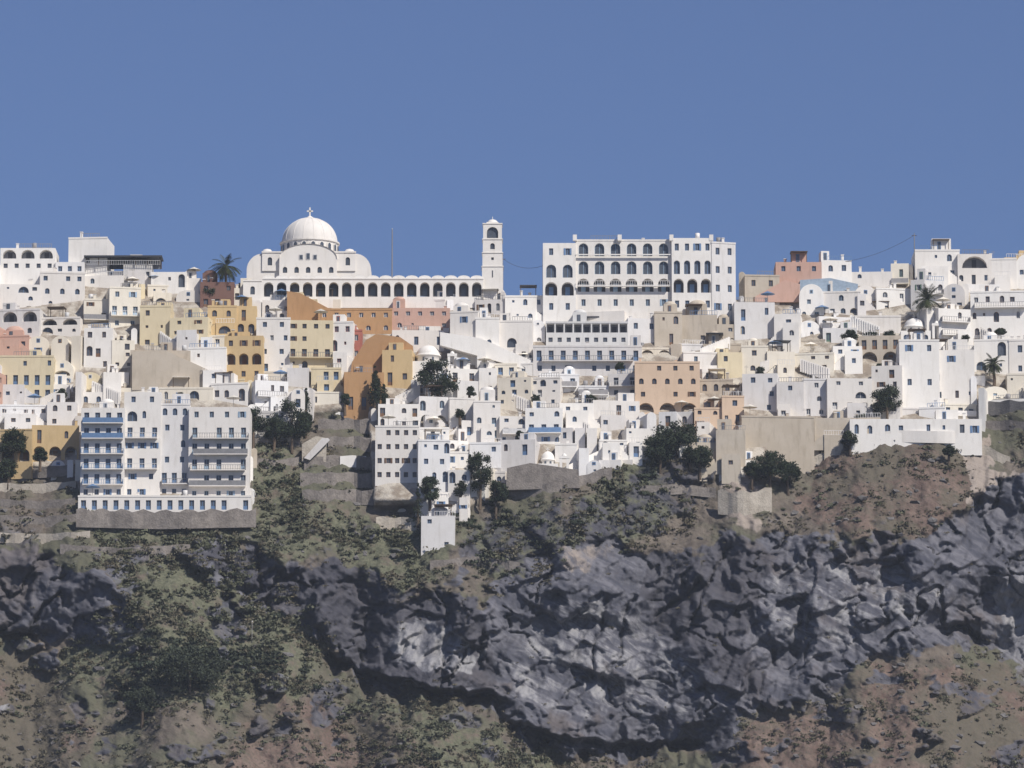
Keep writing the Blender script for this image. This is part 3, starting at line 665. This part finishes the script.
def chapel(pc,pt,pb,wpx,off=-.5,tower=True):
    y=T(pc,pb)+off; s=mp(y); ox,_,oz=W(pc-wpx/2,pb,y); M=MB(); w=wpx*s; hb=(pb-pt)*s*.52
    facade(M,ID,w,hb,['a3'],'white','blue',R,-3)
    for xx in(0,w): M.poly([(xx,0,-3),(xx,8,-3),(xx,8,hb),(xx,0,hb)],'white')
    M.poly([(0,0,hb),(w,0,hb),(w,8,hb),(0,8,hb)],'white')
    c=w/2; r=w*.34; z=hb; hd=(pb-pt)*s-hb+4*TN
    M.lathe([(r,z),(r,z+hd*.35),(r*1.07,z+hd*.36),(r*1.07,z+hd*.42)]+[(r*math.cos(t),z+hd*.42+hd*.5*math.sin(t)) for t in np.linspace(0,1.5,9)],20,c,4,'white')
    M.box(c-.06,3.94,z+hd*.9,c+.06,4.06,z+hd*1.15,'white'); M.box(c-.3,3.94,z+hd*1.02,c+.3,4.06,z+hd*1.06,'white')
    for j in range(8):
        a=2*math.pi*(j+.5)/8; px_,py_=c+r*1.02*math.cos(a),4+r*1.02*math.sin(a); t=(-math.sin(a)*.2,math.cos(a)*.2)
        M.poly([(px_-t[0],py_-t[1],z+hd*.1),(px_+t[0],py_+t[1],z+hd*.1),(px_+t[0],py_+t[1],z+hd*.28),(px_-t[0],py_-t[1],z+hd*.28)],'glass')
    if tower:
        x=w+.3; M.box(x,0,-3,x+.5,.8,hb+1.0,'white'); M.box(x+1.3,0,-3,x+1.8,.8,hb+1.0,'white'); M.box(x-.05,-.05,hb+1.001,x+1.85,.85,hb+1.5,'white'); M.lathe([(.5,hb+1.5),(.3,hb+1.9),(.01,hb+2.1)],8,x+.9,.4,'white')
    M.obj('domed_chapel',(ox,y,oz)); mark(pc-wpx/2,pc+wpx/2,pt,pb)
chapel(428,343,380,36,-.8); chapel(916,316,346,30,-.8); chapel(400,362,384,20,-.5,False); chapel(548,450,478,20,-.8)
# ------------------------------------------------------------------ infill houses
rg=random.Random(23); fr_=['blue','blue','blue','brown','dark','frwhite','green','paleblue','brown']
def freerun(r,c0,c1):
    k_=0
    while r-k_>=0 and not OCC[r-k_,c0:c1].any(): k_+=1
    return k_
for r in range(int((512-200)/4),int((262-200)/4),-1):
    c=0
    while c<int((1064)/4)+6:
        px=c*4-40; py=200+r*4
        inside=(py<ip(TBOT,min(max(px,-40),1064))-1) and (py>ip(TTOP,min(max(px,0),1024))+4)
        if not inside or OCC[r,c]: c+=1; continue
        mw=rg.choice([5,6,8,9,11,13,15]); w=0
        while w<mw and not OCC[r,c+w] and (py<ip(TBOT,px+w*4)-1): w+=1
        fr=freerun(r,c,c+w); hmax=rg.choice([4,6,7,8,10,11]); hh_=min(fr,hmax)
        if fr-hh_<3: hh_=fr
        ty=200+(r-hh_+1)*4; ty=max(ty,ip(TTOP,px+w*2)-rg.uniform(0,10))
        bw=w*4; hp=py+4-ty
        x=px
        u=rg.random()
        if 640<x<800 and py<370: col=rg.choice(['white','cream','white2','stonelight','white','beige'])
        elif x<350 and 290<py<420: col=rg.choice(['white','white2','white','cream','white','cream','salmon','paleyellow','paleyellow'])
        else: col='white' if u<.5 else 'white2' if u<.8 else rg.choice(['cream','cream','palegrey','beige'])
        nf=max(1,round(hp/14)); nw=max(1,int(bw/9))
        fl=' '.join((rg.choice('mmmmmwdao') + str(max(1,nw+rg.choice([-1,0,0]))) + ('b' if rg.random()<.15 else '')) for _ in range(nf)) if bw>9 and hp>9 else ''
        fl=fl.replace('o'+str(nw),'o'+str(max(1,nw//2)))
        tp='vault' if (bw<28 and hp>15 and rg.random()<.4) else 'flat'
        house(px-1,px+bw+1,ty,py+4,col,fl,rg.choice(fr_),rg.uniform(-.3,1.2),rg.uniform(-16,16) if bw<40 else rg.uniform(-6,6),top=tp,stuff=0 if bw<10 else 1.0,seed=rg.randint(0,10**6),skirt=4,front=.35 if bw>20 else 0,skip=.15)
        OCC[r-hh_+1:r+1,c:c+w]=True; c+=w
# sloping stair parapets that climb between the houses
def stairway(a,b_,c_,d_):
    y0,y1=T(a,b_)-2.6,T(c_,d_)-2.6; p0=Vector(W(a,b_,y0)); p1=Vector(W(c_,d_,y1)); n=max(5,int((p1-p0).length/.5)); M=MB()
    for i in range(n):
        q=(p1-p0)*(i/n); x0=q.x; x1=((p1-p0)*((i+1)/n)).x; xa,xb=min(x0,x1),max(x0,x1)
        M.box(xa,q.y,q.z-1.8,xb,q.y+1.6,q.z,'palegrey'); M.box(xa,q.y-.25,q.z-1.8,xb,q.y-.003,q.z+.75,'white')
    M.obj('stairway',tuple(p0))
for t in ((470,462,500,444),(590,428,560,412),(655,400,640,386),(700,352,730,340),(830,372,800,362),(880,330,850,318),(960,330,935,318),(395,400,420,388),(270,402,300,392),(120,396,92,384),(40,402,70,388),(180,348,160,334),(1005,344,980,330),(530,404,505,394),(760,366,790,356)):
    stairway(*t)
# ------------------------------------------------------------------ walls, terraces
wallline('stone_retaining_wall',[(76,524),(160,526),(256,524)],15,'stone',off=-2.3,skirt=.6)
for yy,h,a,b_ in ((428,9,318,372),(446,9,328,373),(464,8,304,372),(482,9,300,372),(499,9,302,374)):
    wallline('terrace_wall',[(a,yy),((a+b_)/2,yy-1),(b_,yy)],h,'stone',off=-.6)
prism('ruined_stair_house',[(302,462),(302,444),(316,436),(326,438),(326,462)],'stonelight',3,-.8)
prism('terrace_stair_wall',[(304,458),(322,438),(328,438),(330,440),(310,460)],'white2',.6,-1.9)
wallline('white_parapet_wall',[(340,462),(352,461),(366,462)],6,'white2',off=-1.2)
for yy,a,b_,h in ((470,0,78,5),(487,-20,76,5),(504,0,75,5),(520,0,76,5),(536,-10,90,4)):
    wallline('terrace_wall',[(a,yy),((a+b_)/2,yy+2),(b_,yy-1)],h,'stonelight' if yy in(487,536) else 'stone',off=-.6)
wallline('stone_retaining_wall',[(376,526),(398,526),(420,528)],9,'stonelight',off=-.8)
wallline('stone_retaining_wall',[(718,508),(740,510),(772,506)],18,'stonelight',off=-1.2)
wallline('white_parapet_wall',[(560,476),(580,466),(602,456)],7,'white',off=-1.2)
wallline('white_parapet_wall',[(850,440),(900,436),(982,438)],6,'white',off=-2)
wallline('stone_retaining_wall',[(500,494),(560,490),(612,474)],8,'stone',off=-.6)
wallline('stone_retaining_wall',[(985,410),(1010,408),(1050,410)],8,'stonedark',off=-.6)
wallline('stone_retaining_wall',[(960,448),(985,450),(1010,462)],5,'stonelight',off=-.6)
for (p,mt) in (([(255,442),(280,444),(300,440)],'stone'),([(256,462),(280,464),(300,460)],'stone'),([(985,425),(1010,424),(1050,428)],'stone'),([(430,565),(480,560),(520,566)],'stone'),([(640,490),(680,488),(716,492)],'stone'),([(60,548),(120,552),(190,548)],'stone'),([(770,470),(800,466),(840,450)],'stonelight')):
    wallline('terrace_wall',p,4,mt,off=-.5)
# ------------------------------------------------------------------ foliage
def quads_mesh(name,V,mat):
    n=len(V); me=bpy.data.meshes.new(name); me.vertices.add(n*4); me.vertices.foreach_set('co',V.reshape(-1).astype(np.float32))
    me.loops.add(n*4); me.loops.foreach_set('vertex_index',np.arange(n*4,dtype=np.int32))
    me.polygons.add(n); me.polygons.foreach_set('loop_start',np.arange(0,n*4,4,dtype=np.int32)); me.update(calc_edges=True)
    me.materials.append(MATS[mat]); return me
def leaves(C,rad,k_,size,flat_=.7,half=True):
    n=len(C); d=NR.normal(size=(n,k_,3)); d/=np.linalg.norm(d,axis=2,keepdims=True)
    if half: d[:,:,2]=np.abs(d[:,:,2])
    rr=(NR.rand(n,k_,1)**.35)*rad[:,None,None]*(0.75+.5*NR.rand(n,k_,1)); p=C[:,None,:]+d*rr*np.array([1,1,flat_])
    a=NR.normal(size=(n,k_,3)); a/=np.linalg.norm(a,axis=2,keepdims=True); b_=np.cross(a,d+.6*NR.normal(size=d.shape)); b_/=np.linalg.norm(b_,axis=2,keepdims=True)+1e-6
    s=size*(.5+NR.rand(n,k_,1))*np.sqrt(rad)[:,None,None]; a=a*s; b_=b_*s*.7
    return np.stack([p-a,p+b_*.9,p+a,p-b_*.9],2).reshape(-1,4,3)
P3=np.stack([X,Y,Z],-1); fl_=P3.reshape(-1,3)
inframe=((PX>-60)&(PX<1084)&(PY<825)).astype(float)
def scatter(prob,n,r0,r1,k_,size,mat,name,clump=None):
    p=(prob*inframe*(1-town)**4).ravel(); p/=p.sum(); idx=NR.choice(len(p),n,p=p)
    C=fl_[idx]+NR.normal(size=(n,3))*np.array([.2,.1,0]); rad=r0+(r1-r0)*NR.rand(n)**2
    o=bpy.data.objects.new(name,quads_mesh(name,leaves(C,rad,k_,size,.5),mat)); sc.collection.objects.link(o)
dens=sm(.0,.4,fbm(PX/35,PY/30,4,101)); d2=sm(.0,.35,fbm(PX/28,PY/24,4,151))
scatter((green*1.0+.45*(1-rock))*(1-.2*soil)*(1-tan)*(.06+dens),4800,.3,1.25,30,.23,'scrub','hillside_scrub')
scatter((green**2)*(.06+d2)+.05*(1-rock)*d2+.06*soil*dens,2600,.4,1.6,42,.24,'scrubgreen','green_scrub')
scatter((soil+.1*rock)*(.15+dens),1500,.25,.7,20,.2,'scrub','dry_scrub')
gx=np.exp(-(((PX-190)/34)**2+((PY-662)/18)**2))+.6*np.exp(-(((PX-140)/14)**2+((PY-700)/14)**2))+.5*np.exp(-(((PX-262)/22)**2+((PY-660)/12)**2))
scatter(gx+.014*green*d2+.05*spur*d2+0.06*np.exp(-(((PX-670)/30)**2+((PY-460)/25)**2))+.015*np.exp(-(((PX-270)/20)**2+((PY-470)/40)**2))+.05*np.exp(-(((PX-480)/40)**2+((PY-515)/18)**2)),520,.6,1.8,80,.26,'scrubdark','dark_bushes')
def rocks(prob,n):
    p=(prob*inframe*(1-town)**4).ravel(); p/=p.sum(); idx=NR.choice(len(p),n,p=p)
    import bmesh
    bm=bmesh.new(); bmesh.ops.create_icosphere(bm,subdivisions=1,radius=1); vs=np.array([v.co[:] for v in bm.verts]); fs=[tuple(v.index for v in f.verts) for f in bm.faces]; bm.free()
    V=[];Fs=[]
    for i,q in enumerate(idx):
        s=.2+.7*NR.rand()**3; v=vs*(1+.35*NR.normal(size=(len(vs),1)))*s*np.array([1.2,1,.7])+fl_[q]; b0=i*len(vs); V.append(v); Fs+= [tuple(b0+a for a in f) for f in fs]
    me=bpy.data.meshes.new('boulders'); me.from_pydata(np.concatenate(V).tolist(),[],Fs); me.materials.append(MATS['stonedark'] ); o=bpy.data.objects.new('boulders',me); sc.collection.objects.link(o)
rocks((.5*soil+.3)*(1-rock),900)
def tree(px,pb,wpx,hpx,kind='round',name='broadleaf_tree',off=-1.5,lm='leaf'):
    y=T(px,pb)+off; x,_,z=W(px,pb,y); s=mp(y); w=wpx*s; h=hpx*s; M=MB(); rng=random.Random(px*3+pb)
    top=(rng.uniform(-.3,.3),0,h*.55); M.tube((0,0,-1.5),(top[0]*.5,0,h*.25),.3,.24,'bark',8); M.tube((top[0]*.5,0,h*.25),top,.24,.12,'bark',8)
    C=[];rad=[]
    n=30 if kind=='round' else 18
    for i in range(n):
        a=rng.uniform(0,6.28); t=rng.random()
        if kind=='round': rr=w*.42*math.sqrt(rng.random()); zz=h*(.28+.58*t); rr*=math.sqrt(max(.15,1-((t-.35)/.75)**2)); rd=w*rng.uniform(.1,.22)
        else: rr=w*.22*rng.random()*(1.1-t); zz=h*(.12+.8*t); rd=w*.38*(1.08-t)
        c_=(rr*math.cos(a),rr*math.sin(a),zz); C.append(c_); rad.append(max(rd,.25))
        if i%2==0: M.tube((top[0]*.5,0,h*.25+.3*zz*0.5),c_,.1,.03,'bark',5)
    V=leaves(np.array(C),np.array(rad),170 if w>3 else 80,.16,.85,False)
    i0=len(M.v); M.v+= [tuple(v) for v in V.reshape(-1,3)]; k_=M.mi(lm); nq=len(V)
    M.f+=[(i0+4*i,i0+4*i+1,i0+4*i+2,i0+4*i+3) for i in range(nq)]; M.m+=[k_]*nq; M.sm+=[False]*nq
    M.obj(name,(x,y,z))
def palm(px,pb,hpx,rpx,off=-1.5):
    y=T(px,pb)+off; x,_,z=W(px,pb,y); s=mp(y); h=hpx*s; r=rpx*s; M=MB(); rng=random.Random(px)
    for i in range(6): M.tube((.1*math.sin(i),0,-1.5+(h+1.5)*i/6),(.1*math.sin(i+1),0,-1.5+(h+1.5)*(i+1)/6),.34-.02*i,.32-.02*i,'bark',8)
    for q in range(50):
        a=rng.uniform(0,6.28); e=rng.uniform(-.5,1.35); L=r*rng.uniform(.85,1.15); p=Vector((.1*math.sin(6),0,h)); d=Vector((math.cos(a)*math.cos(e),math.sin(a)*math.cos(e),math.sin(e))); prev=p
        for i in range(9):
            d=(d+Vector((0,0,-.16))).normalized(); nx=prev+d*L/9; sd=d.cross(Vector((0,0,1))).normalized(); lw=L*.2*math.sin(math.pi*(i+1.2)/10.5)
            for sg in(-1,1):
                for f in (0,.5):
                    b0=prev+(nx-prev)*f; tip=b0+sd*sg*lw+d*lw*.5+Vector((0,0,-lw*.35)); M.poly([b0,b0+d*.12,tip+d*.03,tip],'palm')
            M.tube(prev,nx,.035,.03,'palm',3); prev=nx
    M.obj('palm_tree',(x,y,z))
palm(226,294,28,17); palm(928,320,20,19,-3); palm(994,378,14,13,-2.5)
for t in ((437,406,42,50),(292,446,42,50),(253,446,26,42),(13,462,30,34),(887,422,34,38),(480,502,30,54),(430,508,22,34),(676,454,46,34),(660,468,40,34),(770,488,36,40),(788,488,26,28),(949,460,14,16),(700,472,26,28),(210,298,14,12),(860,428,16,14),(496,512,24,34),(850,448,18,18),(460,500,14,22),(8,482,24,24),(274,444,24,28),(306,432,18,22),(690,468,22,22),(752,482,18,22)): tree(*t)
for t in ((62,400,12,12),(120,350,10,12),(180,402,10,10),(345,408,12,16),(470,398,12,12),(520,442,10,12),(590,404,12,10),(620,372,10,10),(850,340,16,10),(872,342,18,9),(890,340,14,10),(760,376,10,10),(1000,338,14,10),(965,344,10,10),(40,464,16,16),(536,404,10,10),(880,372,9,9),(300,404,12,14),(460,420,10,12)): tree(*t,name='garden_tree',off=-3.2)
for t in ((375,410,22,48),(384,408,14,30),(470,482,14,34),(418,520,12,40),(306,412,14,26)): tree(*t,kind='cyp',name='cypress_tree')
for t in ((190,690,70,40),(142,720,34,34)): tree(*t,name='carob_tree',lm='scrubdark')
# ------------------------------------------------------------------ poles and wires
def pole(px,pt,pb,r=.1,arm=False,name='utility_pole',off=0):
    y=T(px,pb)+off; x,_,z=W(px,pb,y); h=(pb-pt)*mp(y); M=MB(); M.tube((0,0,-1),(0,0,h),r,r*.7,'metal',8)
    if arm: M.box(-.5,-.05,h-.5,.5,.05,h-.4,'wood')
    else: M.lathe([(.01,h+.25),(.14,h+.12),(.01,h)],8,0,0,'frwhite')
    M.obj(name,(x,y,z)); return Vector((x,y,z+h-.4))
pole(392,228,290,.14,name='flagpole',off=2); A1=pole(915,232,290,.12,True); A2=pole(832,260,295,.07,True,off=2); A4=pole(545,262,305,.07,True,off=4); A5=pole(503,256,300,.06,True,off=6)
for P,n in ((225,(545,562)),(252,(622,640))): pole(P,n[0],n[1],.06,name='wooden_post')
for a,b_ in ((A2,A1),(A5,A4)):
    M=MB(); pr=a
    for i in range(1,13):
        t=i/12; q=a.lerp(b_,t)-Vector((0,0,1.2*4*t*(1-t))); M.tube(pr-a,q-a,.04,.04,'dark',4); pr=q
    M.obj('power_cable',a)
def canopy(px0,px1,pt,pb):
    y=T((px0+px1)/2,pb)-.5+1; x0,_,zb=W(px0,pb,y); x1,_,_=W(px1,pb,y); h=(pb-pt)*mp(y); w=x1-x0; M=MB()
    for i in range(7):
        x=w*i/6; M.box(x-.08,0,0,x+.08,.16,h,'wood'); M.box(x-.08,4,0,x+.08,4.16,h,'wood')
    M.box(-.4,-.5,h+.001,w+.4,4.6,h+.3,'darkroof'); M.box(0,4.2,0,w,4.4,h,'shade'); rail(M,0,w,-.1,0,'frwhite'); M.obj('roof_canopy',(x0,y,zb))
canopy(86,160,257,265); canopy(548,622,318,323)
# ------------------------------------------------------------------ sea, haze, sky, light, camera
me=bpy.data.meshes.new('sea'); S=16000; me.from_pydata([(-S,-S,0),(S,-S,0),(S,S,0),(-S,S,0)],[],[(0,1,2,3)])
m,nt,b=newmat('sea_mat'); b.inputs['Base Color'].default_value=(.01,.03,.06,1); b.inputs['Roughness'].default_value=.15
bump(nt,b,noise(nt,N(nt,'ShaderNodeNewGeometry').outputs['Position'],.2,6),.4,.5); me.materials.append(m)
sc.collection.objects.link(bpy.data.objects.new('sea',me))
m=bpy.data.materials.new('haze_air'); m.use_nodes=True; nt=m.node_tree; nt.nodes.clear()
vs_=N(nt,'ShaderNodeVolumeScatter'); vs_.inputs['Color'].default_value=(.80,.88,1,1); vs_.inputs['Density'].default_value=.00007; vs_.inputs['Anisotropy'].default_value=0.0
ot=N(nt,'ShaderNodeOutputMaterial'); nt.links.new(vs_.outputs[0],ot.inputs['Volume'])
M=MB(); MATS['haze']=m; M.box(-900,-1150,-2,900,160,420,'haze'); M.obj('atmosphere_haze')
EL,AZ=44,42
wd=bpy.data.worlds.new('World'); sc.world=wd; wd.use_nodes=True; nt=wd.node_tree; bg=nt.nodes['Background']
sk=N(nt,'ShaderNodeTexSky',sky_type='NISHITA'); sk.sun_disc=False; sk.sun_elevation=math.radians(EL); sk.sun_rotation=math.radians(180-AZ); sk.air_density=1.0; sk.dust_density=.8; sk.ozone_density=3.0
c=mixc(nt,1.0,sk.outputs[0],(.53,.57,.78),'MULTIPLY'); nt.links.new(c,bg.inputs['Color']); bg.inputs['Strength'].default_value=.1
L=bpy.data.lights.new('sun','SUN'); L.energy=4.8; L.angle=math.radians(.5); L.color=(1,.955,.88); lo=bpy.data.objects.new('sun',L); sc.collection.objects.link(lo)
e,a=math.radians(EL),math.radians(AZ); sd=Vector((math.sin(a)*math.cos(e),-math.cos(a)*math.cos(e),math.sin(e))); lo.rotation_euler=sd.to_track_quat('Z','Y').to_euler()
cd=bpy.data.cameras.new('camera'); cam=bpy.data.objects.new('camera',cd); sc.collection.objects.link(cam); cam.location=(0,-CD,CZ); cam.rotation_euler=(math.radians(90)+TH,0,0)
cd.sensor_width=36; cd.lens=36*F/1024; cd.clip_start=1; cd.clip_end=40000; sc.camera=cam
sc.view_settings.view_transform='Standard'; sc.view_settings.look='None'; sc.view_settings.exposure=0
